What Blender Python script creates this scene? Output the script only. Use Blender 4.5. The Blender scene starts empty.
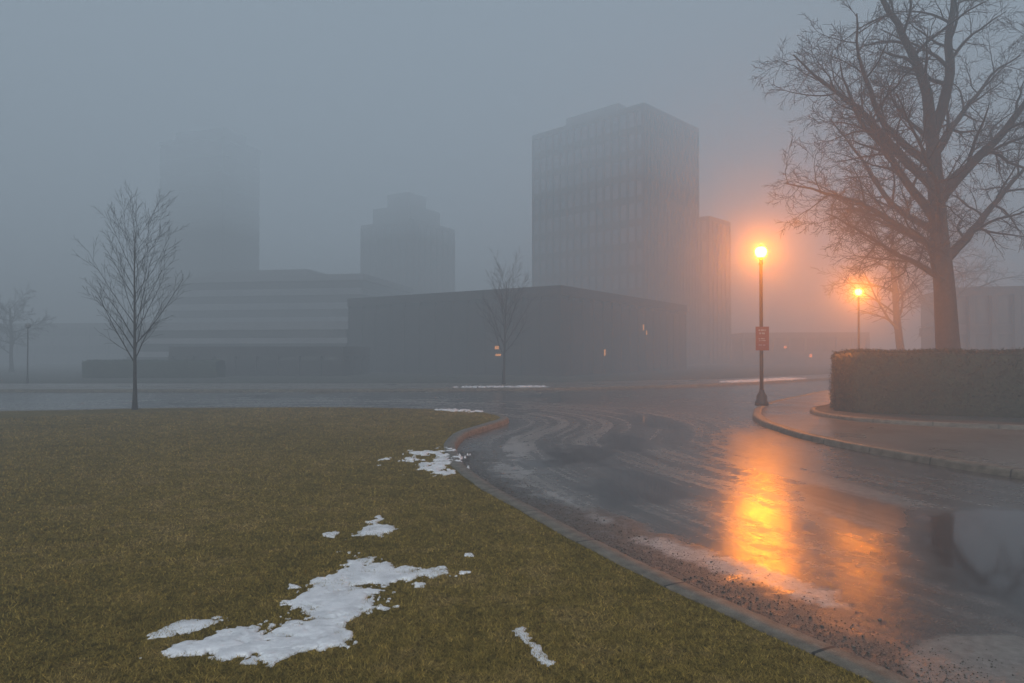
import bpy, math, random, bmesh
import numpy as np
from mathutils import Vector
from mathutils.geometry import tessellate_polygon
random.seed(7); rng=np.random.default_rng(7)
scene=bpy.context.scene; col=scene.collection
scene.view_settings.view_transform='Standard'; scene.view_settings.look='None'; scene.view_settings.exposure=0

# ------------------------------------------------------------------ helpers
def link(o,parent=None):
    col.objects.link(o)
    if parent is not None: o.parent=parent
    return o
def meshobj(name,verts,faces,mat=None,parent=None,smooth=False):
    me=bpy.data.meshes.new(name)
    me.from_pydata([tuple(v) for v in verts],[],[tuple(f) for f in faces]); me.update()
    if smooth: me.polygons.foreach_set('use_smooth',[True]*len(me.polygons))
    if mat: me.materials.append(mat)
    return link(bpy.data.objects.new(name,me),parent)
def npmesh(name,V,F,k,mat=None,parent=None,smooth=False):
    V=np.asarray(V,dtype=np.float32); F=np.asarray(F,dtype=np.int32).reshape(-1,k)
    me=bpy.data.meshes.new(name)
    me.vertices.add(len(V)); me.vertices.foreach_set('co',V.ravel())
    me.loops.add(F.size); me.loops.foreach_set('vertex_index',F.ravel())
    me.polygons.add(len(F)); me.polygons.foreach_set('loop_start',np.arange(0,F.size,k,dtype=np.int32))
    me.update(calc_edges=True); me.validate()
    if smooth: me.polygons.foreach_set('use_smooth',[True]*len(me.polygons))
    if mat: me.materials.append(mat)
    return link(bpy.data.objects.new(name,me),parent)
def attr(o,name,vals):
    a=o.data.attributes.new(name,'FLOAT','POINT'); a.data.foreach_set('value',np.asarray(vals,dtype=np.float32))
def thing(o,label,cat,group=None):
    o['label']=label; o['category']=cat
    if group: o['group']=group
    return o
def empty(name,loc,label,cat,group=None):
    e=bpy.data.objects.new(name,None); e.location=loc; e.empty_display_size=.3; col.objects.link(e)
    return thing(e,label,cat,group)
def struct(o,kind='structure'):
    o['kind']=kind; return o
_l={}
def vnoise(x,y,seed=0):
    if seed not in _l: _l[seed]=np.random.default_rng(seed+100).random((256,256))
    t=_l[seed]; xi=np.floor(x).astype(int); yi=np.floor(y).astype(int)
    fx=x-xi; fy=y-yi; fx=fx*fx*(3-2*fx); fy=fy*fy*(3-2*fy)
    a=t[xi%256,yi%256]; b=t[(xi+1)%256,yi%256]; c=t[xi%256,(yi+1)%256]; d=t[(xi+1)%256,(yi+1)%256]
    return (a*(1-fx)+b*fx)*(1-fy)+(c*(1-fx)+d*fx)*fy
def fbm(x,y,seed=0,o=4):
    s=0;a=.5;n=0
    for i in range(o): s=s+a*vnoise(x*2**i,y*2**i,seed+i); n+=a; a*=.5
    return s/n
def sstep(a,b,x):
    t=np.clip((x-a)/(b-a),0,1); return t*t*(3-2*t)

# ------------------------------------------------------------------ node helpers
def newmat(name):
    m=bpy.data.materials.new(name); m.use_nodes=True; nt=m.node_tree
    return m,nt,nt.nodes['Principled BSDF']
def N(nt,t,**k):
    n=nt.nodes.new(t)
    for a,b in k.items(): setattr(n,a,b)
    return n
def setin(n,i,v,nt):
    if isinstance(v,bpy.types.NodeSocket): nt.links.new(v,n.inputs[i])
    else: n.inputs[i].default_value=v
def objco(nt): return N(nt,'ShaderNodeTexCoord').outputs['Object']
def noise(nt,scale,detail=4,vec=None,rough=.55):
    n=N(nt,'ShaderNodeTexNoise'); n.inputs['Scale'].default_value=scale; n.inputs['Detail'].default_value=detail
    n.inputs['Roughness'].default_value=rough
    nt.links.new(vec if vec is not None else objco(nt),n.inputs['Vector']); return n.outputs['Fac']
def ramp(nt,fac,stops):
    r=N(nt,'ShaderNodeValToRGB'); e=r.color_ramp.elements
    while len(e)<len(stops): e.new(.5)
    for i,(p,c) in enumerate(stops):
        e[i].position=p; e[i].color=(*c,1) if not isinstance(c,(int,float)) else (c,c,c,1)
    nt.links.new(fac,r.inputs['Fac']); return r.outputs['Color']
def math_(nt,op,a,b=0.0,clamp=False):
    n=N(nt,'ShaderNodeMath',operation=op); n.use_clamp=clamp; setin(n,0,a,nt); setin(n,1,b,nt); return n.outputs[0]
def mix(nt,f,a,b,typ='MIX'):
    n=N(nt,'ShaderNodeMix',data_type='RGBA',blend_type=typ); setin(n,0,f,nt)
    setin(n,6,(*a,1) if isinstance(a,tuple) and len(a)==3 else a,nt); setin(n,7,(*b,1) if isinstance(b,tuple) and len(b)==3 else b,nt)
    return n.outputs[2]
def mixf(nt,f,a,b):
    n=N(nt,'ShaderNodeMix',data_type='FLOAT'); setin(n,0,f,nt); setin(n,2,a,nt); setin(n,3,b,nt); return n.outputs[0]
def bump(nt,h,strength,dist,normal=None):
    b=N(nt,'ShaderNodeBump'); b.inputs['Strength'].default_value=strength; b.inputs['Distance'].default_value=dist
    nt.links.new(h,b.inputs['Height'])
    if normal is not None: nt.links.new(normal,b.inputs['Normal'])
    return b.outputs['Normal']
def attrn(nt,name): 
    n=N(nt,'ShaderNodeAttribute'); n.attribute_name=name; return n.outputs['Fac']
def simple(name,c1,c2,scale,rough=.7,bs=.3,bd=.01,metal=0,bscale=None):
    m,nt,b=newmat(name)
    nt.links.new(ramp(nt,noise(nt,scale,6),[(.3,c1),(.7,c2)]),b.inputs['Base Color'])
    b.inputs['Roughness'].default_value=rough; b.inputs['Metallic'].default_value=metal
    if bs: nt.links.new(bump(nt,noise(nt,bscale or scale*4,6),bs,bd),b.inputs['Normal'])
    return m

# ------------------------------------------------------------------ materials
def grass_mat(name,blade):
    m,nt,b=newmat(name)
    big=noise(nt,.35,4); mid=noise(nt,2.6,6,rough=.65); fine=noise(nt,40,6); cl=noise(nt,14,5)
    f=math_(nt,'ADD',math_(nt,'MULTIPLY',big,.4),math_(nt,'MULTIPLY',mid,.6))
    c=ramp(nt,f,[(.36,(.190,.148,.038)),(.5,(.275,.206,.052)),(.62,(.350,.258,.095))])
    c=mix(nt,1.0,c,ramp(nt,cl,[(.32,(.68,.67,.65)),(.6,(1.10,1.08,1.05))]),'MULTIPLY')
    if blade:
        t=attrn(nt,'tint')
        v=ramp(nt,t,[(0,(.32,.33,.28)),(.45,(.9,.9,.86)),(.8,(1.25,1.18,1.06)),(1,(1.8,1.68,1.55))])
        c=mix(nt,1.0,c,v,'MULTIPLY')
        b.inputs['Roughness'].default_value=.6; b.inputs['Specular IOR Level'].default_value=.2
    else:
        v=ramp(nt,fine,[(.3,.22),(.7,.85)])
        c=mix(nt,1.0,c,v,'MULTIPLY'); b.inputs['Roughness'].default_value=.95; b.inputs['Specular IOR Level'].default_value=.1
        nt.links.new(bump(nt,fine,1,.03),b.inputs['Normal'])
    nt.links.new(c,b.inputs['Base Color']); return m
M_grass=grass_mat('turf_soil',False); M_blade=grass_mat('grass_blades',True)

def road_mat():
    m,nt,b=newmat('wet_asphalt')
    pud=attrn(nt,'puddle'); kd=attrn(nt,'kd'); ks=attrn(nt,'ks'); deb=attrn(nt,'debris'); slush=attrn(nt,'slush'); slab=attrn(nt,'slab'); trk=attrn(nt,'track'); matt=attrn(nt,'matt')
    cv=N(nt,'ShaderNodeCombineXYZ'); setin(cv,0,math_(nt,'MULTIPLY',kd,3.8),nt); setin(cv,1,math_(nt,'MULTIPLY',ks,.11),nt)
    streak=noise(nt,1.0,7,cv.outputs[0],.68)
    brk=ramp(nt,noise(nt,11,6,rough=.7),[(.36,.2),(.58,1)])
    stk=math_(nt,'MULTIPLY',math_(nt,'MULTIPLY',ramp(nt,streak,[(.43,0),(.62,1)]),trk),brk)
    agg=noise(nt,110,5); med=noise(nt,5,6,rough=.65); big=noise(nt,.5,4)
    c=ramp(nt,agg,[(.3,(.042,.038,.034)),(.7,(.115,.104,.094))])
    c=mix(nt,math_(nt,'MULTIPLY',stk,.8),c,(.28,.255,.23))
    dcol=ramp(nt,noise(nt,85,6,rough=.7),[(.32,(.022,.018,.014)),(.5,(.075,.064,.052)),(.70,(.24,.215,.185))])
    fd=math_(nt,'MULTIPLY',deb,ramp(nt,noise(nt,7,7,rough=.65),[(.3,.25),(.5,1)]))
    c=mix(nt,fd,c,dcol)
    c=mix(nt,slab,c,ramp(nt,noise(nt,16,7),[(.3,(.13,.12,.105)),(.7,(.23,.215,.195))]))
    sl=math_(nt,'MULTIPLY',slush,ramp(nt,noise(nt,14,7,rough=.7),[(.30,.1),(.46,1)]))
    sc=ramp(nt,noise(nt,30,6),[(.3,(.24,.225,.21)),(.7,(.46,.45,.44))])
    c=mix(nt,sl,c,sc)
    c=mix(nt,math_(nt,'MULTIPLY',pud,.7),c,(.02,.02,.021))
    nt.links.new(c,b.inputs['Base Color'])
    r=ramp(nt,math_(nt,'ADD',math_(nt,'MULTIPLY',med,.65),math_(nt,'MULTIPLY',big,.35)),[(.38,.10),(.62,.30)])
    r=mixf(nt,stk,r,.38); r=mixf(nt,matt,r,.5); r=mixf(nt,fd,r,.5); r=mixf(nt,sl,r,.35); r=mixf(nt,slab,r,.34); r=mixf(nt,pud,r,.06)
    nt.links.new(r,b.inputs['Roughness'])
    inv=math_(nt,'SUBTRACT',1.0,pud)
    h=math_(nt,'MULTIPLY',math_(nt,'ADD',agg,math_(nt,'MULTIPLY',math_(nt,'MULTIPLY',noise(nt,60,6,rough=.7),fd),6.0)),inv)
    n1=bump(nt,h,.5,.0026)
    h2=math_(nt,'ADD',math_(nt,'MULTIPLY',noise(nt,6,4,rough=.6),math_(nt,'MULTIPLY',inv,.42)),math_(nt,'MULTIPLY',noise(nt,9,2),.03))
    nt.links.new(bump(nt,h2,.35,.012,n1),b.inputs['Normal'])
    b.inputs['IOR'].default_value=1.5
    return m
M_road=road_mat()
def pave_mat(name,c1,c2,r0,r1):
    m,nt,b=newmat(name)
    c=ramp(nt,noise(nt,.9,5),[(.3,c1),(.7,c2)]); s=ramp(nt,noise(nt,90,4),[(.3,.8),(.7,1.1)])
    nt.links.new(mix(nt,1.0,c,s,'MULTIPLY'),b.inputs['Base Color'])
    nt.links.new(ramp(nt,noise(nt,.6,4),[(.35,r0),(.65,r1)]),b.inputs['Roughness'])
    nt.links.new(bump(nt,noise(nt,110,4),.3,.002),b.inputs['Normal']); return m
M_pave=pave_mat('wet_pavement',(.12,.09,.068),(.17,.14,.11),.26,.40)
M_far=pave_mat('far_ground',(.035,.036,.028),(.08,.075,.055),.8,.95)
def kerb_mat():
    m,nt,b=newmat('kerb_concrete')
    c=ramp(nt,noise(nt,8,7),[(.3,(.085,.072,.054)),(.7,(.22,.19,.148))])
    ks=attrn(nt,'ks'); fr=math_(nt,'FRACT',math_(nt,'MULTIPLY',ks,.8))
    j=math_(nt,'LESS_THAN',fr,.018)
    c=mix(nt,j,c,(.02,.02,.018)); 
    s=ramp(nt,noise(nt,120,3),[(.3,.6),(.7,1.15)])
    nt.links.new(mix(nt,1.0,c,s,'MULTIPLY'),b.inputs['Base Color']); b.inputs['Roughness'].default_value=.6
    nt.links.new(bump(nt,noise(nt,60,6),.6,.006),b.inputs['Normal']); return m
M_kerb=kerb_mat()
def snow_mat():
    m,nt,b=newmat('old_snow')
    nt.links.new(ramp(nt,noise(nt,7,6),[(.25,(.52,.53,.55)),(.6,(.80,.81,.83))]),b.inputs['Base Color'])
    b.inputs['Roughness'].default_value=.5
    nt.links.new(bump(nt,noise(nt,28,6),.7,.010),b.inputs['Normal']); return m
M_snow=snow_mat()
M_bark=simple('bark',(.016,.014,.013),(.050,.044,.040),9,.9,.8,.03)
M_twig=simple('twigs',(.013,.011,.010),(.030,.026,.023),3,.9,0)
M_pole=simple('painted_iron',(.012,.012,.012),(.03,.028,.026),20,.45,.2,.002)
M_steel=simple('galvanised_steel',(.18,.18,.18),(.3,.3,.3),30,.4,.1,.001,metal=.7)
M_red=simple('red_sign_paint',(.20,.012,.012),(.26,.018,.016),12,.45,0)
M_white=simple('white_sign_paint',(.5,.48,.46),(.6,.58,.56),12,.5,0)
M_hedge=simple('hedge_leaves',(.005,.011,.005),(.038,.054,.020),16,.55,.6,.02)
M_wallc=simple('concrete_wall',(.10,.10,.10),(.15,.15,.15),.5,.85,.2,.02)
M_dark=simple('dark_cladding',(.035,.033,.033),(.06,.055,.055),.3,.8,.2,.02)
M_pale=simple('pale_concrete_band',(.24,.245,.255),(.32,.325,.335),.3,.8,.2,.02)
M_col=simple('column_stone',(.12,.112,.105),(.18,.168,.155),.6,.8,.2,.02)
M_tower=simple('tower_cladding',(.022,.021,.021),(.035,.033,.032),.3,.8,.2,.02)
def glass_mat(name,a,bb):
    m,nt,b=newmat(name)
    br=N(nt,'ShaderNodeTexVoronoi'); br.inputs['Scale'].default_value=.33; nt.links.new(objco(nt),br.inputs['Vector'])
    nt.links.new(ramp(nt,br.outputs['Color'],[(.1,a),(.9,bb)]),b.inputs['Base Color'])
    b.inputs['Roughness'].default_value=.25; b.inputs['IOR'].default_value=1.6; return m
M_glass=glass_mat('window_glass',(.03,.035,.04),(.06,.065,.07))
M_glass2=glass_mat('pale_window_glass',(.08,.095,.11),(.14,.155,.175))
def emis(name,c,s,transp=False):
    m=bpy.data.materials.new(name); m.use_nodes=True; nt=m.node_tree; nt.nodes.clear()
    o=N(nt,'ShaderNodeOutputMaterial'); e=N(nt,'ShaderNodeEmission'); e.inputs[0].default_value=(*c,1); e.inputs[1].default_value=s
    n=noise(nt,6,2); nt.links.new(mix(nt,n,(*c,1),(c[0],c[1]*.85,c[2]*.8,1)),e.inputs[0])
    if transp:
        t=N(nt,'ShaderNodeBsdfTransparent'); a=N(nt,'ShaderNodeAddShader'); nt.links.new(e.outputs[0],a.inputs[0]); nt.links.new(t.outputs[0],a.inputs[1]); nt.links.new(a.outputs[0],o.inputs[0])
    else: nt.links.new(e.outputs[0],o.inputs[0])
    return m
M_globe=emis('lit_globe',(1,.34,.035),20,True)
M_lit=emis('lit_window',(1,.42,.13),.9)
M_lit2=emis('bright_lit_window',(1,.24,.04),2.6)

# ------------------------------------------------------------------ paths
def smooth_path(pts,step=.12):
    P=[np.array(p,float) for p in pts]; P=[2*P[0]-P[1]]+P+[2*P[-1]-P[-2]]; out=[]
    for i in range(1,len(P)-2):
        p0,p1,p2,p3=P[i-1:i+3]; n=max(2,int(np.linalg.norm(p2-p1)/step))
        for k in range(n):
            t=k/n; out.append(.5*((2*p1)+(-p0+p2)*t+(2*p0-5*p1+4*p2-p3)*t*t+(-p0+3*p1-3*p2+p3)*t**3))
    out.append(P[-2]); return np.array(out)
def normals(P):
    T=np.gradient(P,axis=0); T/=np.linalg.norm(T,axis=1)[:,None]; return np.stack([-T[:,1],T[:,0]],1)
def arcl(P): return np.concatenate([[0],np.cumsum(np.linalg.norm(np.diff(P,axis=0),axis=1))])
lawn_k=smooth_path([(-45,17.6),(-25,18.9),(-14.5,20.0),(-11,20.9),(-6.5,21.3),(-3.4,20.9),(-1.3,20.0),(-.35,18.8),(-.1,17.6),(-.5,16.1),(-.93,14.7),(-1.05,13.2),(-.95,11.85),(-.68,10.27),(-.22,8.75),(.33,7.35),(.99,5.75),(1.54,4.65),(1.96,3.85),(2.22,3.4),(2.95,2.3),(4,.6),(6,-2.5),(9,-8)])
right_k=smooth_path([(16,-8),(12.5,-2),(10,3),(8.2,7.2),(7.31,9.76),(6.95,10.65),(6.6,11.7),(6.2,13.3),(6.05,14.9),(6.25,17.3),(6.95,19.7),(8.4,22.8),(11.1,26.6),(15.1,31.5),(22,36),(45,46)])
far_k=smooth_path([(60,66),(30,52),(20,44),(13,38),(6,34),(0,32.3),(-12,31.3),(-40,31),(-80,31)],.4)
KW=.22
def kerb(name,P,z0=0.0,drop=.14,w=KW):
    n=normals(P); s=arcl(P)
    prof=[(-w,z0-.02),(-w,z0),(-w*.5,z0+.003),(-.04,z0),(-.012,z0-.012),(0,z0-.04),(.018,z0-drop)]
    V=[];S=[]
    for i in range(len(P)):
        for o,z in prof:
            j=.006*math.sin(s[i]*3.1)+.004*math.sin(s[i]*7.7)+.003*math.sin(s[i]*23)
            V.append((P[i,0]+n[i,0]*(o+j),P[i,1]+n[i,1]*(o+j),z)); S.append(s[i])
    k=len(prof); F=[]
    for i in range(len(P)-1):
        for j in range(k-1): F.append((i*k+j,i*k+j+1,(i+1)*k+j+1,(i+1)*k+j))
    o=npmesh(name,V,F,4,M_kerb,smooth=True); attr(o,'ks',S); return struct(o)
kerb('kerb',lawn_k); kerb('kerb',right_k); kerb('kerb',far_k)
def poly_sheet(name,pts,z,mat):
    pts=[Vector((p[0],p[1],z)) for p in pts]; tris=tessellate_polygon([pts])
    tris=[t if (pts[t[1]]-pts[t[0]]).cross(pts[t[2]]-pts[t[0]]).z>0 else (t[0],t[2],t[1]) for t in tris]
    return struct(meshobj(name,pts,tris,mat))
lawn_in=lawn_k-normals(lawn_k)*(KW-.01)
lawn_poly=np.array(list(lawn_in)+[(9,-12),(-45,-12)])
poly_sheet('lawn_ground',lawn_poly,-.012,M_grass)
right_in=right_k-normals(right_k)*(KW-.01)
poly_sheet('pavement',list(right_in)+[(45,-8)],-.008,M_pave)
far_in=far_k-normals(far_k)*(KW-.01)
poly_sheet('far_pavement',list(far_in)+[(-80,36),(0,37.5),(13,43),(20,49),(30,57),(60,72)],-.008,M_pave)
poly_sheet('far_verge',[(-300,35.9),(-80,35.9),(0,37.4),(13,42.9),(20,48.9),(30,56.9),(60,71.9),(300,150),(300,400),(-300,400)],-.014,M_far)
struct(meshobj('ground',[(-900,-900,-.2),(900,-900,-.2),(900,900,-.2),(-900,900,-.2)],[(0,1,2,3)],M_far))

# ------------------------------------------------------------------ road (low swell shaped to shift the lamp's reflection, with surface attributes)
def dist_path(X,Y,P):
    s=arcl(P); best=np.full(X.shape,1e9); bs=np.zeros(X.shape)
    Q=P[::4]; sq=s[::4]
    for i in range(len(Q)-1):
        a=Q[i]; d=Q[i+1]-a; L=d@d
        if L<1e-9: continue
        t=np.clip(((X-a[0])*d[0]+(Y-a[1])*d[1])/L,0,1)
        D=np.hypot(X-a[0]-t*d[0],Y-a[1]-t*d[1]); m=D<best
        best=np.where(m,D,best); bs=np.where(m,sq[i]+t*math.sqrt(L),bs)
    return best,bs
xs=np.concatenate([np.linspace(-90,-14,20),np.arange(-13.5,-3,.4),np.arange(-3,10,.07),np.arange(10,30,.5),np.linspace(31,90,15)])
ys=np.concatenate([np.linspace(-12,1.8,10),np.arange(2,14,.07),np.arange(14,34,.16),np.linspace(34.5,80,25)])
X,Y=np.meshgrid(xs,ys); x=X.ravel(); y=Y.ravel()
kd,ks=dist_path(x,y,lawn_k)
ix=np.arange(len(xs)*len(ys)).reshape(len(ys),len(xs))
F=np.stack([ix[:-1,:-1],ix[:-1,1:],ix[1:,1:],ix[1:,:-1]],-1).reshape(-1,4)
nz=fbm(x*.9,y*.6,3)-.5; nf=fbm(x*4,y*4,9)-.5
def ell(cx,cy,rx,ry,a=0):
    c,s=math.cos(a),math.sin(a); dx=(x-cx)*c+(y-cy)*s; dy=-(x-cx)*s+(y-cy)*c
    return 1-np.hypot(dx/rx,dy/ry)
pf=np.maximum.reduce([ell(1.7,9.2,.5,1.5,.25),ell(2.3,14.0,.6,2.0)*.8,ell(3.6,18,.8,3)*.7,(fbm(x*.7,y*.5,21)-.62)*3-2*sstep(2,3,x)])
bigp=sstep(0,.30,ell(4.95,6.3,1.35,2.2,-.50)+nz*.6+nf*.35)
matt=np.maximum(.9*sstep(0,.6,ell(4.1,8.2,.75,1.9,-.35)+nf*.4),.42*sstep(0,.7,ell(5.0,13.2,1.6,6.2,-.30)+nf*.5))
matt=np.where((y<9.6),matt*(1-bigp),matt)
pud=np.maximum(sstep(-.1,.4,pf+nz*.9+nf*.6),bigp)*sstep(.75,1.1,kd)*(1-matt)
wid=1.0*sstep(10.5,6,y)+.18
deb=sstep(0,.45,(wid-kd)/wid+nz*1.1+nf*.6)*sstep(16,11,y)
slf=ell(1.98,5.6,.25,1.15,.62)
slush=sstep(0,.3,slf+nf*2.0+nz*.7)*.85
sl2=np.maximum.reduce([ell(-.05,10.4,.3,1.5,.25),ell(.1,12.9,.3,1.6,.0),ell(.55,8.7,.12,1.1,.33)]); slush=np.maximum(slush,.6*sstep(0,.5,sl2+nf*2.2+nz))
slab=sstep(0,.06,ell(3.15,3.6,.98,.80,-.5)+nf*.08)
track=sstep(.2,.7,kd)*sstep(7.5,4.0,kd)*(.30+.70*sstep(5,10,y))
zr=-.12+.045*sstep(6.0,8.8,y)*sstep(15,10,y)*sstep(.6,1.7,kd)*sstep(5.6,2.9,x-.25*(y-7.4))
road=struct(npmesh('road',np.stack([x,y,zr],1),F,4,M_road,smooth=True))
for n_,v_ in dict(kd=kd,ks=ks,puddle=pud*(1-slab),debris=deb,slush=slush,slab=slab,track=track*(1-bigp),matt=matt).items(): attr(road,n_,v_)

Vs=[];Fs=[]
oc=np.array([(1,0,0),(-1,0,0),(0,1,0),(0,-1,0),(0,0,1),(0,0,-1)],float)
of=[(0,2,4),(2,1,4),(1,3,4),(3,0,4),(2,0,5),(1,2,5),(3,1,5),(0,3,5)]
nk=normals(lawn_k); cnt=0
idx=[i for i in range(len(lawn_k)) if lawn_k[i,1]<12.5 and lawn_k[i,1]>1.5 and lawn_k[i,0]>-2]
while cnt<15000:
    i=random.choice(idx); off=abs(random.gauss(0,.36))+.02
    if off>1.0: continue
    p=lawn_k[i]+nk[i]*off+np.array([random.uniform(-.06,.06),random.uniform(-.06,.06)])
    r=random.choice([.002,.003,.003,.004,.005,.006]) if random.random()<.98 else .012
    sc=np.array([r*random.uniform(.8,1.3),r*random.uniform(.8,1.3),r*random.uniform(.6,.9)]); a=random.uniform(0,6.28)
    R=np.array([[math.cos(a),-math.sin(a),0],[math.sin(a),math.cos(a),0],[0,0,1]])
    v=(oc*(1+rng.uniform(-.25,.25,(6,1)))*sc)@R.T+np.array([p[0],p[1],-.119+sc[2]*.4])
    b0=len(Vs)*6; Vs.append(v); Fs+= [(b0+f[0],b0+f[1],b0+f[2]) for f in of]; cnt+=1
M_grit=simple('wet_grit',(.03,.025,.020),(.19,.17,.145),38,.5,0)
struct(npmesh('gutter_gravel',np.concatenate(Vs),Fs,3,M_grit),'stuff')

# ------------------------------------------------------------------ turf blades
def inpoly(px,py,P):
    ins=np.zeros(px.shape,bool); n=len(P); j=n-1
    for i in range(n):
        xi,yi=P[i]; xj,yj=P[j]
        c=((yi>py)!=(yj>py))&(px<(xj-xi)*(py-yi)/((yj-yi)+1e-12)+xi); ins^=c; j=i
    return ins
NB=620000
r=np.exp(rng.uniform(math.log(3.0),math.log(22),NB)); th=rng.uniform(-.98,.66,NB)
bx=r*np.sin(th); by=r*np.cos(th)
k=inpoly(bx,by,lawn_poly[np.r_[0:len(lawn_k):4,len(lawn_k)-1:len(lawn_poly)]])
bx,by,r=bx[k],by[k],r[k]; nb=len(bx)
dens=fbm(bx*3,by*3,31)+.5*fbm(bx*14,by*14,35)-.25
h=rng.uniform(.008,.023,nb)*(.5+1.0*dens)*np.maximum(1,r/8)**.4; w=rng.uniform(.0016,.0035,nb)*np.maximum(1,r/4.0)**.8
a=rng.uniform(0,2*np.pi,nb); lean=rng.uniform(.4,2.0,nb)*h; la=rng.uniform(0,2*np.pi,nb)
V=np.zeros((nb,3,3)); V[:,0]=np.stack([bx-np.cos(a)*w,by-np.sin(a)*w,np.full(nb,-.014)],1)
V[:,1]=np.stack([bx+np.cos(a)*w,by+np.sin(a)*w,np.full(nb,-.014)],1)
V[:,2]=np.stack([bx+np.cos(la)*lean,by+np.sin(la)*lean,-.012+h],1)
g=npmesh('grass',V.reshape(-1,3),np.arange(nb*3),3,M_blade); struct(g,'stuff'); attr(g,'tint',np.repeat(np.clip(rng.normal(.5,.24,nb),0,1),3))

# ------------------------------------------------------------------ snow
def snow(poly,label,thick=.013,res=.010,rag=.12,z=-.012,seed=0,off=0.0):
    P=np.array(poly,float); mn=P.min(0)-.2; mx=P.max(0)+.2
    xs=np.arange(mn[0],mx[0],res); ys=np.arange(mn[1],mx[1],res); X,Y=np.meshgrid(xs,ys)
    D=np.full(X.shape,1e9)
    for i in range(len(P)):
        a_=P[i]; d=P[(i+1)%len(P)]-a_; t=np.clip(((X-a_[0])*d[0]+(Y-a_[1])*d[1])/(d@d),0,1)
        D=np.minimum(D,np.hypot(X-a_[0]-t*d[0],Y-a_[1]-t*d[1]))
    ins=inpoly(X.ravel(),Y.ravel(),P).reshape(X.shape); sd=np.where(ins,D,-D)
    f=np.minimum(sd,.11)+off+(fbm(X*4.5,Y*3.2,40+seed,5)-.5)*rag*2.6+(fbm(X*13,Y*9,45+seed,4)-.5)*rag*1.9+(fbm(X*38,Y*38,50+seed)-.5)*rag*.8
    hgt=thick*np.clip(f/.12,0,1)**.8*(.5+1.0*fbm(X*7,Y*7,60+seed))
    Z=z+np.where(f>0,hgt+.005,-.03)
    keep=(f[:-1,:-1]>-.004)|(f[1:,:-1]>-.004)|(f[:-1,1:]>-.004)|(f[1:,1:]>-.004)
    ix=np.arange(X.size).reshape(X.shape)
    F=np.stack([ix[:-1,:-1],ix[:-1,1:],ix[1:,1:],ix[1:,:-1]],-1)[keep]
    used=np.unique(F); mp=np.full(X.size,-1); mp[used]=np.arange(len(used))
    V=np.stack([X.ravel(),Y.ravel(),Z.ravel()],1)[used]
    o=npmesh('snow_patch',V,mp[F],4,M_snow,smooth=True); thing(o,label,'snow'); return o
snow([(-2.05,3.84),(-1.92,4.02),(-1.66,4.28),(-1.42,4.6),(-1.54,4.98),(-1.36,5.4),(-1.42,5.80),(-1.12,5.68),(-.92,5.50),(-.84,5.40),(-.46,5.42),(-.46,5.22),(-.84,5.12),(-1.02,4.86),(-.95,4.6),(-1.10,4.35),(-1.0,4.10),(-1.24,3.88),(-1.64,3.80)],'large ragged patch of melting snow on the grass',rag=.19,off=-.012)
snow([(-2.24,4.18),(-2.09,4.36),(-1.86,4.38),(-1.93,4.24),(-2.17,4.12)],'thin sliver of melting snow on the grass',.012,rag=.07,seed=1)
snow([(-1.46,6.35),(-1.44,6.6),(-1.42,7.1),(-1.28,6.8),(-1.02,6.62),(-1.22,6.35)],'small pointed patch of snow on the grass',.014,rag=.12,seed=2,off=-.005)
snow([(-1.76,6.33),(-1.76,6.5),(-1.64,6.5),(-1.66,6.33)],'tiny spot of snow on the grass',.013,rag=.06,seed=3)
snow([(.0,4.24),(.06,4.24),(.14,4.05),(.25,3.76),(.19,3.74),(.07,4.0)],'narrow streak of snow in the grass',.012,rag=.05,seed=4)
snow([(-.40,5.74),(-.40,5.82),(-.34,5.84),(-.33,5.74)],'tiny spot of snow on the grass',.012,rag=.04,seed=5,off=-.005)
snow([(-1.95,10.8),(-1.8,11.5),(-1.45,12.1),(-1.15,11.8),(-1.05,11),(-.9,10.3),(-.8,9.5),(-1.05,9.6),(-1.3,10.3)],'broken snow patch beside the kerb',.016,.014,rag=.5,seed=6,off=-.12)
snow([(-2.2,20.2),(-1.7,20.35),(-.9,19.5),(-1.2,19.3)],'thin snow strip along the kerb',.03,.03,rag=.25,seed=7)
snow([(-2.6,33.0),(-1,33.6),(1.4,34.0),(1.6,33.3),(-.6,32.9)],'low snow bank along the far kerb',.06,.05,rag=.5,seed=8)
snow([(11.8,38.6),(14,41),(18,44.4),(18.6,43.7),(14.6,40),(12.4,38.2)],'low snow bank along the far kerb',.06,.06,rag=.5,seed=9)

# ------------------------------------------------------------------ trees
class Tubes:
    def __init__(s): s.V=[];s.F=[];s.n=0
    def add(s,P,R,k):
        P=np.array(P); R=np.array(R); n=len(P); T=np.gradient(P,axis=0); T/=np.linalg.norm(T,axis=1)[:,None]+1e-9
        m_=T.mean(0); ref=np.eye(3)[int(np.argmin(np.abs(m_)))]
        U=np.cross(T,ref); U/=np.linalg.norm(U,axis=1)[:,None]+1e-9; W=np.cross(T,U)
        an=np.arange(k)*2*np.pi/k
        ring=P[:,None,:]+R[:,None,None]*(np.cos(an)[None,:,None]*U[:,None,:]+np.sin(an)[None,:,None]*W[:,None,:])
        s.V.append(ring.reshape(-1,3)); i=np.arange(n-1)[:,None]*k; j=np.arange(k)[None,:]; j2=(j+1)%k
        s.F.append((np.stack([i+j,i+j2,i+k+j2,i+k+j],-1).reshape(-1,4)+s.n)); s.n+=n*k
    def obj(s,name,mat,parent): return npmesh(name,np.concatenate(s.V),np.concatenate(s.F),4,mat,parent,True)
def unit(v): return v/ (math.sqrt(v[0]*v[0]+v[1]*v[1]+v[2]*v[2])+1e-9)
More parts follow.
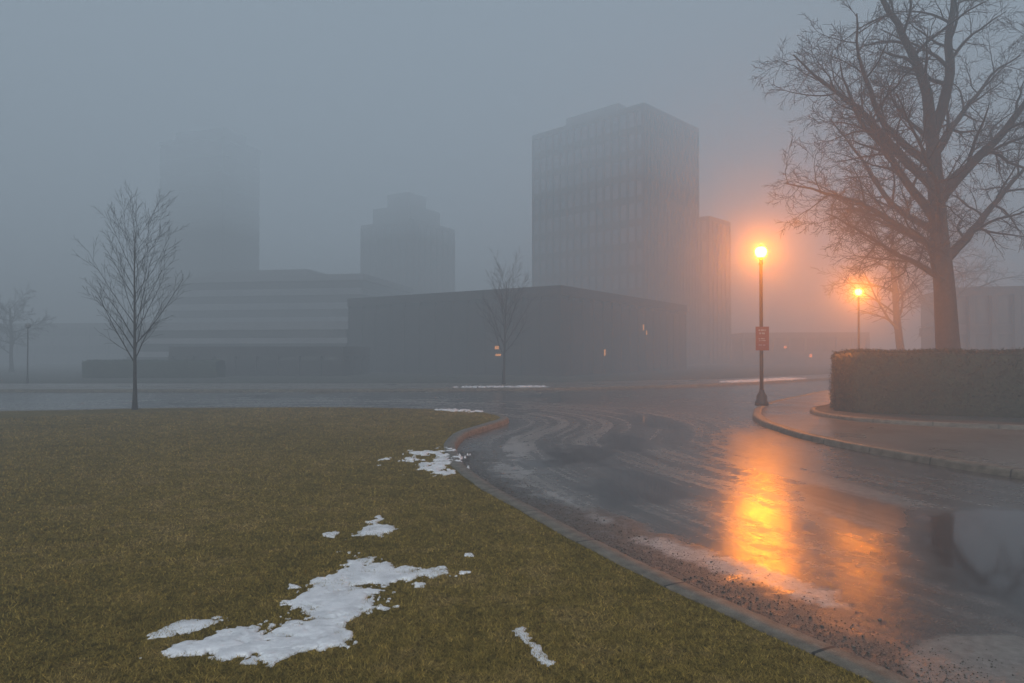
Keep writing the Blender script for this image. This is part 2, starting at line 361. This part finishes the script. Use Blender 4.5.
def grow(tb,p,d,L,r,lv,c,rs):
    n=c['n'][lv]; P=[p];R=[r];D=[d]; tip=c['tip']
    for i in range(n):
        t=(i+1)/n
        d=unit(d+np.clip(rs.normal(0,c['wig'][lv],3),-1.6*c['wig'][lv],1.6*c['wig'][lv])+np.array([0,0,c['trop'][lv]]))
        p=p+d*L/n; P.append(p); D.append(d); R.append(max(tip,r*(1-t*c['taper'][lv])))
    tb.add(P,R,c['k'][lv])
    if lv+1>=len(c['n']): return P
    K=c['kids'][lv]; az=rs.uniform(0,6.28)
    for j in range(K):
        t=c['start'][lv]+(1-c['start'][lv])*((j+rs.uniform(.1,.9))/K); f=t*n; i=min(int(f),n-1); q=P[i]+(P[i+1]-P[i])*(f-i); dd=D[i+1]
        az+=2.4+rs.uniform(-.4,.4); a=unit(np.cross(dd,[0.3,.2,1])); b=np.cross(dd,a)
        ang=c['ang'][lv]*rs.uniform(.75,1.25)
        nd=unit(dd*math.cos(ang)+(a*math.cos(az)+b*math.sin(az))*math.sin(ang))
        rr=R[i]*(c['rr'][lv]*rs.uniform(.8,1.1)); LL=L*c['lr'][lv]*(1-c['fall'][lv]*t)*rs.uniform(.75,1.2)
        grow(c['crown'],q,nd,LL,max(tip,rr),lv+1,c,rs)
    return P
def tree(loc,label,trunkdir,L,r,cfg,seed,group=None,extra=None):
    e=empty('bare_tree',loc,label,'tree',group); rs=np.random.default_rng(seed)
    tr=Tubes(); cr=Tubes(); cfg=dict(cfg); cfg['crown']=cr
    TP=np.array(grow(tr,np.zeros(3)+np.array([0,0,-.1]),unit(np.array(trunkdir,float)),L,r,0,cfg,rs))
    tr.add([(0,0,-.12),(0,0,.05),(0,0,.3),(0,0,.7)],[r*1.7,r*1.4,r*1.12,r*.9],12)
    if extra:
        for (hz,d,LL,rr) in extra:
            q=np.array([np.interp(hz,TP[:,2],TP[:,0]),np.interp(hz,TP[:,2],TP[:,1]),hz])
            grow(cr,q,unit(np.array(d,float)),LL,rr,1,cfg,rs)
    tr.obj('trunk',M_bark,e); cr.obj('crown',M_twig,e); return e
big=dict(n=[12,14,9,6,3],wig=[.016,.12,.17,.18,.18],trop=[.004,.008,-.006,-.010,-.012],taper=[.50,.86,.85,.8,.5],k=[14,8,5,3,3],kids=[4,14,10,8],
         start=[.45,.20,.10,.06],ang=[.80,.78,.76,.66],rr=[.42,.48,.48,.5],lr=[.60,.40,.44,.44],fall=[.20,.38,.35,.3],tip=.0062)
tree((15.45,24,0),'big old leafless tree with spreading limbs behind the hedge',(-.04,0,1),9.6,.42,big,72,
     extra=[(4.3,(-1,-.15,.42),5.6,.12),(5.2,(-1,.1,.62),6.3,.15),(6.2,(-.95,-.3,.85),6.8,.17),(4.9,(.9,.2,.8),6.8,.19),
            (7.4,(-.75,.2,1.0),7.0,.18),(6.9,(.8,-.2,1.0),7.5,.20),(4.1,(-.8,-.6,.40),5.0,.09),(5.8,(-.5,.9,.8),6.5,.14),
            (9.2,(-.38,-.1,1.0),7.4,.21),(9.3,(.35,.1,1.0),8.0,.21),(8.2,(-.9,-.1,.75),6.6,.15),(8.6,(.8,.3,.8),7,.16)])
young=dict(n=[10,7,5,4],wig=[.02,.05,.09,.12],trop=[.01,.05,.04,.02],taper=[.85,.8,.75,.7],k=[10,5,4,3],kids=[26,9,6],
         start=[.26,.12,.1],ang=[.62,.5,.5],rr=[.42,.5,.55],lr=[.52,.40,.48],fall=[.42,.45,.4],tip=.0032)
tree((-11.2,20.3,0),'slender young leafless tree on the lawn edge',(.0,0,1),5.2,.060,young,33)
tree((-.45,36.5,0),'young leafless tree beside the far pavement',(.02,0,1),5.6,.08,young,12)
mid=dict(n=[12,9,7,5],wig=[.03,.13,.18,.18],trop=[.01,.0,.0,.0],taper=[.6,.85,.8,.7],k=[8,5,4,3],kids=[16,12,9],start=[.28,.15,.1],ang=[.95,.75,.65],rr=[.42,.5,.5],lr=[.62,.46,.45],fall=[.35,.4,.4],tip=.010)
tree((-42.5,58,0),'leafless street tree half lost in the fog',(0,0,1),5.6,.16,mid,14)
tree((23.5,41,0),'leafless tree in the fog behind the hedge',(-.03,0,1),9.5,.26,mid,15)
tree((37,58,0),'leafless tree in the fog behind the hedge',(.03,0,1),11,.30,mid,17)

# ------------------------------------------------------------------ hedge with its bed
hd=np.array([.925,-.38]); hn=np.array([.38,.925]); h0=np.array([8.75,18.45])
def hedge(path0,dv,nv,Lh,depth,H,label,leafn,lsz):
    Vv=[];Ff=[]
    nu=int(Lh/.15)+1; prof=[(0,0),(-.03,.3),(-.04,.9),(-.02,H-.18),(.06,H-.04),(.2,H),(depth*.5,H+.02),(depth-.2,H),(depth-.05,H-.06),(depth,H-.3),(depth+.02,.8),(depth,0)]
    k=len(prof)
    for i in range(nu):
        u=Lh*i/(nu-1); e=.5*(1-sstep(0,.5,np.array(u)))
        for (o,z) in prof:
            oo=o+(depth*.5-o)*e*.9; zz=z*(1-.06*e)
            q=path0+dv*(u+.04*math.sin(z*5))+nv*(oo+.03*math.sin(u*2.3)+.02*math.sin(u*7+z*3)); Vv.append((q[0],q[1],zz+.015*math.sin(u*3.1)))
    for i in range(nu-1):
        for j in range(k-1): Ff.append((i*k+j,(i+1)*k+j,(i+1)*k+j+1,i*k+j+1))
    Vv=np.array(Vv); nbase=len(Vv)
    T=[]
    for f in Ff: T+=[(f[0],f[1],f[2]),(f[0],f[2],f[3])]
    for j in range(1,k-1): T.append((0,j,j+1))
    T=np.array(T); A=Vv[T[:,0]];B=Vv[T[:,1]];C=Vv[T[:,2]]; cn=np.cross(B-A,C-A); ar=np.linalg.norm(cn,axis=1)
    pick=rng.choice(len(T),leafn,p=ar/ar.sum()); u=rng.random((leafn,1)); v=rng.random((leafn,1)); fl=u+v>1; u=np.where(fl,1-u,u); v=np.where(fl,1-v,v)
    q=A[pick]+(B-A)[pick]*u+(C-A)[pick]*v+rng.normal(0,.038,(leafn,3))
    d1=rng.normal(0,1,(leafn,3)); d1/=np.linalg.norm(d1,axis=1)[:,None]; d2=np.cross(d1,rng.normal(0,1,(leafn,3))); d2/=np.linalg.norm(d2,axis=1)[:,None]
    s=rng.uniform(.6,1.3,(leafn,1))*lsz
    L=np.stack([q-d1*s,q+d2*s*.6,q+d1*s],1).reshape(-1,3)
    allV=np.concatenate([Vv,L]); allF=np.concatenate([T,np.arange(leafn*3).reshape(-1,3)+nbase])
    o=npmesh('hedge',allV,allF,3,M_hedge); return thing(o,label,'hedge')
hedge(h0,hd,hn,11,2.4,1.68,'tall clipped evergreen hedge beside the wet pavement',70000,.036)
bed=smooth_path([(16.5,12.6),(14,13.9),(11.2,15.0),(9.4,15.95),(8.45,17.0),(8.2,18.4),(8.7,19.9),(10,21.5),(14,26),(18,29.5),(26,33)],.15)
kerb('bed_kerb',bed,.09,.12,.14)
poly_sheet('bed_soil',list(bed-normals(bed)*.13)+[(40,36),(40,10)],.075,M_far)

# ------------------------------------------------------------------ street lamps
def lathe(prof,k=20):
    V=[];F=[]
    for (r_,z_) in prof:
        for i in range(k): V.append((r_*math.cos(i*2*math.pi/k),r_*math.sin(i*2*math.pi/k),z_))
    for j in range(len(prof)-1):
        for i in range(k): F.append((j*k+i,j*k+(i+1)%k,(j+1)*k+(i+1)%k,(j+1)*k+i))
    F.append(tuple(range(k))[::-1]); F.append(tuple(range((len(prof)-1)*k,len(prof)*k))); return V,F
parts={}
def lamp(loc,label,H,energy):
    e=empty('street_lamp',loc,label,'street lamp','street lamps along the drive')
    specs=[('base',[(.21,-.02),(.21,.10),(.17,.14),(.16,.30),(.12,.36),(.09,.42),(.075,.5)],M_pole),
           ('pole',[(.062,.48),(.058,1.2),(.05,H-.42),(.07,H-.40),(.07,H-.36),(.045,H-.33),(.05,H-.24)],M_pole),
           ('lamp_holder',[(.05,H-.26),(.08,H-.22),(.085,H-.19),(.07,H-.18)],M_pole),
           ('lamp_globe',[(.07,H-.175),(.14,H-.12),(.18,H-.03),(.18,H+.05),(.13,H+.13),(.05,H+.165)],M_globe),
           ('lamp_cap',[(.055,H+.17),(.05,H+.19),(.02,H+.21),(.010,H+.25)],M_pole)]
    for nme,pr,m in specs:
        if nme not in parts:
            V,F=lathe(pr); o=meshobj(nme,V,F,m,e,True); parts[nme]=o
        else:
            o=parts[nme].copy(); link(o); o.parent=e
    l=bpy.data.lights.new('lamp_light','POINT'); l.energy=energy; l.color=(1,.25,.002); l.shadow_soft_size=.11
    lo=bpy.data.objects.new('lamp_light',l); lo.location=(0,0,H); link(lo,e); return e
lamp((8.0,21.9,0),'tall black street lamp lit orange, standing on the kerb tip',4.92,1700)
lamp((18.6,36.6,0),'lit orange street lamp behind the clipped hedge',4.92,2400)
sx,sy=8.0,21.9-.085
def box(x0,x1,y0,y1,z0,z1):
    return [(x0,y0,z0),(x1,y0,z0),(x1,y1,z0),(x0,y1,z0),(x0,y0,z1),(x1,y0,z1),(x1,y1,z1),(x0,y1,z1)],[(0,3,2,1),(4,5,6,7),(0,1,5,4),(1,2,6,5),(2,3,7,6),(3,0,4,7)]
def boxes(name,L,mat,parent=None):
    V=[];F=[]
    for b_ in L:
        v,f=box(*b_); n0=len(V); V+=v; F+=[tuple(i+n0 for i in q) for q in f]
    return meshobj(name,V,F,mat,parent)
sg=empty('street_sign',(sx,sy,1.75),'dark red rectangular regulation sign strapped to the lamp pole','sign')
boxes('sign_plate',[(-.21,.21,-.012,.012,0,.76)],M_red,sg)
bars=[]
for row,(z,hh) in enumerate([(.62,.05),(.52,.05),(.36,.03),(.30,.03),(.16,.025)]):
    xx=-.12+.02*(row%2)
    while xx<.10:
        ww=random.uniform(.012,.022); bars.append((xx,xx+ww,-.0165,-.0125,z,z+hh)); xx+=ww+random.choice([.012,.012,.035])
boxes('lettering',bars,M_white,sg)
boxes('strap',[(-.075,.075,.012,.16,.12,.15)],M_steel,sg)
boxes('strap',[(-.075,.075,.012,.16,.60,.63)],M_steel,sg)
for (px_,py_,hh) in [(-26.6,37.5,3.0)]:
    e=empty('unlit_lamp_post',(px_,py_,0),'thin unlit lamp post by the far kerb','lamp post')
    V,F=lathe([(.07,-.02),(.06,.3),(.035,.4),(.03,hh)],10); meshobj('pole',V,F,M_pole,e)
    V,F=lathe([(.05,hh),(.13,hh+.08),(.14,hh+.2),(.05,hh+.3)],12); meshobj('lantern',V,F,M_steel,e)

# ------------------------------------------------------------------ buildings
def bld(name,label,C,u,wl,wr,H,floors,wall,gl=None,win=.5,bays=0,finw=.25,steps=(),lit=(),dense=0,fin=.14,litm=None):
    gl=gl or M_glass; litm=litm or M_lit
    u=np.array(u,float); u/=np.linalg.norm(u); v=np.array([-u[1],u[0]]); v=v if v[1]>0 else -v
    C=np.array(C,float); e=empty(name,(C[0],C[1],0),label,'building')
    def bx(L,nm,m):
        V=[];F=[]
        for (a0,a1,b0,b1,z_0,z_1) in L:
            vv,ff=box(a0,a1,b0,b1,z_0,z_1); n0=len(V)
            for (p,q,z) in vv: w_=u*p+v*q; V.append((w_[0],w_[1],z))
            F+=[tuple(i+n0 for i in f) for f in ff]
        o=meshobj(nm,V,F,m,e)
        bm=bmesh.new(); bm.from_mesh(o.data); bmesh.ops.recalc_face_normals(bm,faces=bm.faces); bm.to_mesh(o.data); bm.free(); return o
    fh=H/floors; W=[]
    for i in range(floors):
        zb=i*fh; sp=fh*(1-win)
        W.append((0,wl,0,wr,-.2 if i==0 else zb,zb+sp))
        bx([(.12,wl-.12,.12,wr-.12,zb+sp-.04,zb+fh+.04)],'window_band',gl)
    W.append((-.1,wl+.1,-.1,wr+.1,H,H+.7))
    if bays:
        st=wl/bays
        for i in range(bays+1):
            a_=i*st; W.append((a_-finw/2,a_+finw/2,-fin,.3,-.1,H+.01))
        nb2=dense or max(1,int(wr/st)); s2=wr/nb2
        for i in range(nb2+1):
            b_=i*s2; W.append((-fin,.3,b_-finw/2+.003,b_+finw/2+.003,-.1,H+.008))
    bx(W,'wall',wall)
    for (a0,a1,b0,b1,z1) in steps: bx([(a0,a1,b0,b1,H+.65,z1)],'penthouse',wall)
    for (side,a_,z_,ww,hh) in lit:
        if side=='l': bx([(a_,a_+ww,-.18,-.15,z_,z_+hh)],'lit_window',litm)
        else: bx([(-.18,-.15,a_,a_+ww,z_,z_+hh)],'lit_window',litm)
    return e
bld('low_building','long low dark panelled building with a flat roof',(3.4,48),(-.826,.563),21.5,25,5.7,1,M_dark,win=.05,bays=13,finw=.12,fin=.05,
    lit=[('l',5.2,1.9,.35,.25),('l',5.0,1.4,.5,.16),('r',6.5,1.4,.2,.5),('r',14,3.6,.22,.5),('r',14.7,3.2,.16,.4)])
bld('office_tower','tall dark office block with gridded window floors fading into fog',(16.5,85),(-.72,.693),18.7,13.6,32.2,11,M_tower,gl=M_glass2,win=.66,bays=15,finw=.26,dense=17,fin=.10,steps=[(6,15,3,10,35.2)])
bld('office_wing','narrow lower wing beside the tall office block',(28.3,98),(-.72,.693),6,6.5,20.6,7,M_tower,gl=M_glass2,win=.6,bays=5)
bld('stepped_tower','mid-rise tower with stepped roofline in the fog',(-18.5,128),(-.86,.51),13,13,26,8,M_tower,win=.5,bays=7,finw=.5,steps=[(2,11.5,1.5,11,30),(4,9.5,3.5,9,33)])
bld('hotel_tower','tall slab tower nearly dissolved in the fog',(-51.5,121),(-.95,.31),14.2,10,39.7,14,M_tower,win=.15,steps=[(1.5,12.5,2,8,42.5)])
bld('banded_building','wide mid-rise building with pale horizontal bands',(-17.5,80),(-.985,.17),26,18,10.2,6,M_pale,win=.55,steps=[(9,23,4,14,12.1)])
bld('podium_building','low concrete podium with long pale terrace edges',(-14.5,60),(-.985,.17),22,12,3.7,3,M_pale,win=.6)
bld('terrace_building','low distant building along the street',(-50,98),(-.99,.1),46,12,5.2,2,M_wallc,win=.45,bays=16)
bld('garden_wall_building','low dark parking structure across the street',(-12.2,49),(-.99,.1),13,6,1.4,1,M_dark,win=.2,bays=8)
bld('columned_house','columned two storey building behind the hedge',(46.5,53),(-.95,.3),11,9,6.3,2,M_col,win=.74,bays=7,finw=.42,fin=.5,lit=[('l',9.2,1.6,.35,.5)])
bld('pavilion_building','low foggy building with a few glowing orange windows',(47,90),(-.99,.1),16,8,3.6,1,M_wallc,win=.5,bays=8,lit=[('l',10.5,2.2,.3,.3),('l',7.2,1.0,.35,.4)],litm=M_lit2)
hedge(np.array([-28.5,45.0]),np.array([1.,0]),np.array([0,1.]),9,1.5,1.1,'low dark hedge along the far verge',9000,.06)

# ------------------------------------------------------------------ fog (stacked layers; their emission stands in for scattered skylight, brighter higher up)
def fog(z0,z1,ext,scat,colr,R=420):
    V,F=box(-R,R,-60,R,z0,z1); m=bpy.data.materials.new('glowing_fog'); m.use_nodes=True; nt=m.node_tree; nt.nodes.clear()
    o=N(nt,'ShaderNodeOutputMaterial'); ab=N(nt,'ShaderNodeVolumeAbsorption'); ab.inputs[0].default_value=(0,0,0,1); ab.inputs[1].default_value=ext-scat
    em=N(nt,'ShaderNodeEmission'); em.inputs[0].default_value=(*colr,1); em.inputs[1].default_value=ext
    a1=N(nt,'ShaderNodeAddShader'); nt.links.new(ab.outputs[0],a1.inputs[0]); nt.links.new(em.outputs[0],a1.inputs[1]); last=a1
    if scat>0:
        sc=N(nt,'ShaderNodeVolumeScatter'); sc.inputs['Color'].default_value=(1,1,1,1); sc.inputs['Density'].default_value=scat; sc.inputs['Anisotropy'].default_value=.84
        a2=N(nt,'ShaderNodeAddShader'); nt.links.new(a1.outputs[0],a2.inputs[0]); nt.links.new(sc.outputs[0],a2.inputs[1]); last=a2
    nt.links.new(last.outputs[0],o.inputs['Volume'])
    return struct(meshobj('fog',V,F,m))
fog(-2,13,.0185,.0078,(.122,.146,.170))
fog(13.01,23,.012,0,(.225,.285,.34))
fog(23.01,31,.032,0,(.285,.360,.435))
fog(31.01,75,.050,0,(.300,.378,.460))

# ------------------------------------------------------------------ sky, sun
w=bpy.data.worlds.new('World'); scene.world=w; w.use_nodes=True; nt=w.node_tree
bg=nt.nodes['Background']; sky=N(nt,'ShaderNodeTexSky',sky_type='NISHITA'); sky.sun_disc=False
sky.sun_elevation=math.radians(50); sky.sun_rotation=math.radians(200); sky.dust_density=3
nt.links.new(sky.outputs[0],bg.inputs[0]); bg.inputs[1].default_value=.15
sl=bpy.data.lights.new('sun','SUN'); sl.energy=12; sl.angle=math.radians(110); sl.color=(.99,.985,.97)
so=bpy.data.objects.new('sun',sl); so.rotation_euler=(math.radians(40),0,math.radians(-20)); col.objects.link(so)
cam=bpy.data.cameras.new('camera'); cam.lens=24; cam.sensor_width=36; cam.clip_end=2500
co=bpy.data.objects.new('camera',cam); co.location=(0,0,1.7); co.rotation_euler=(math.radians(90.88),0,0); col.objects.link(co); scene.camera=co
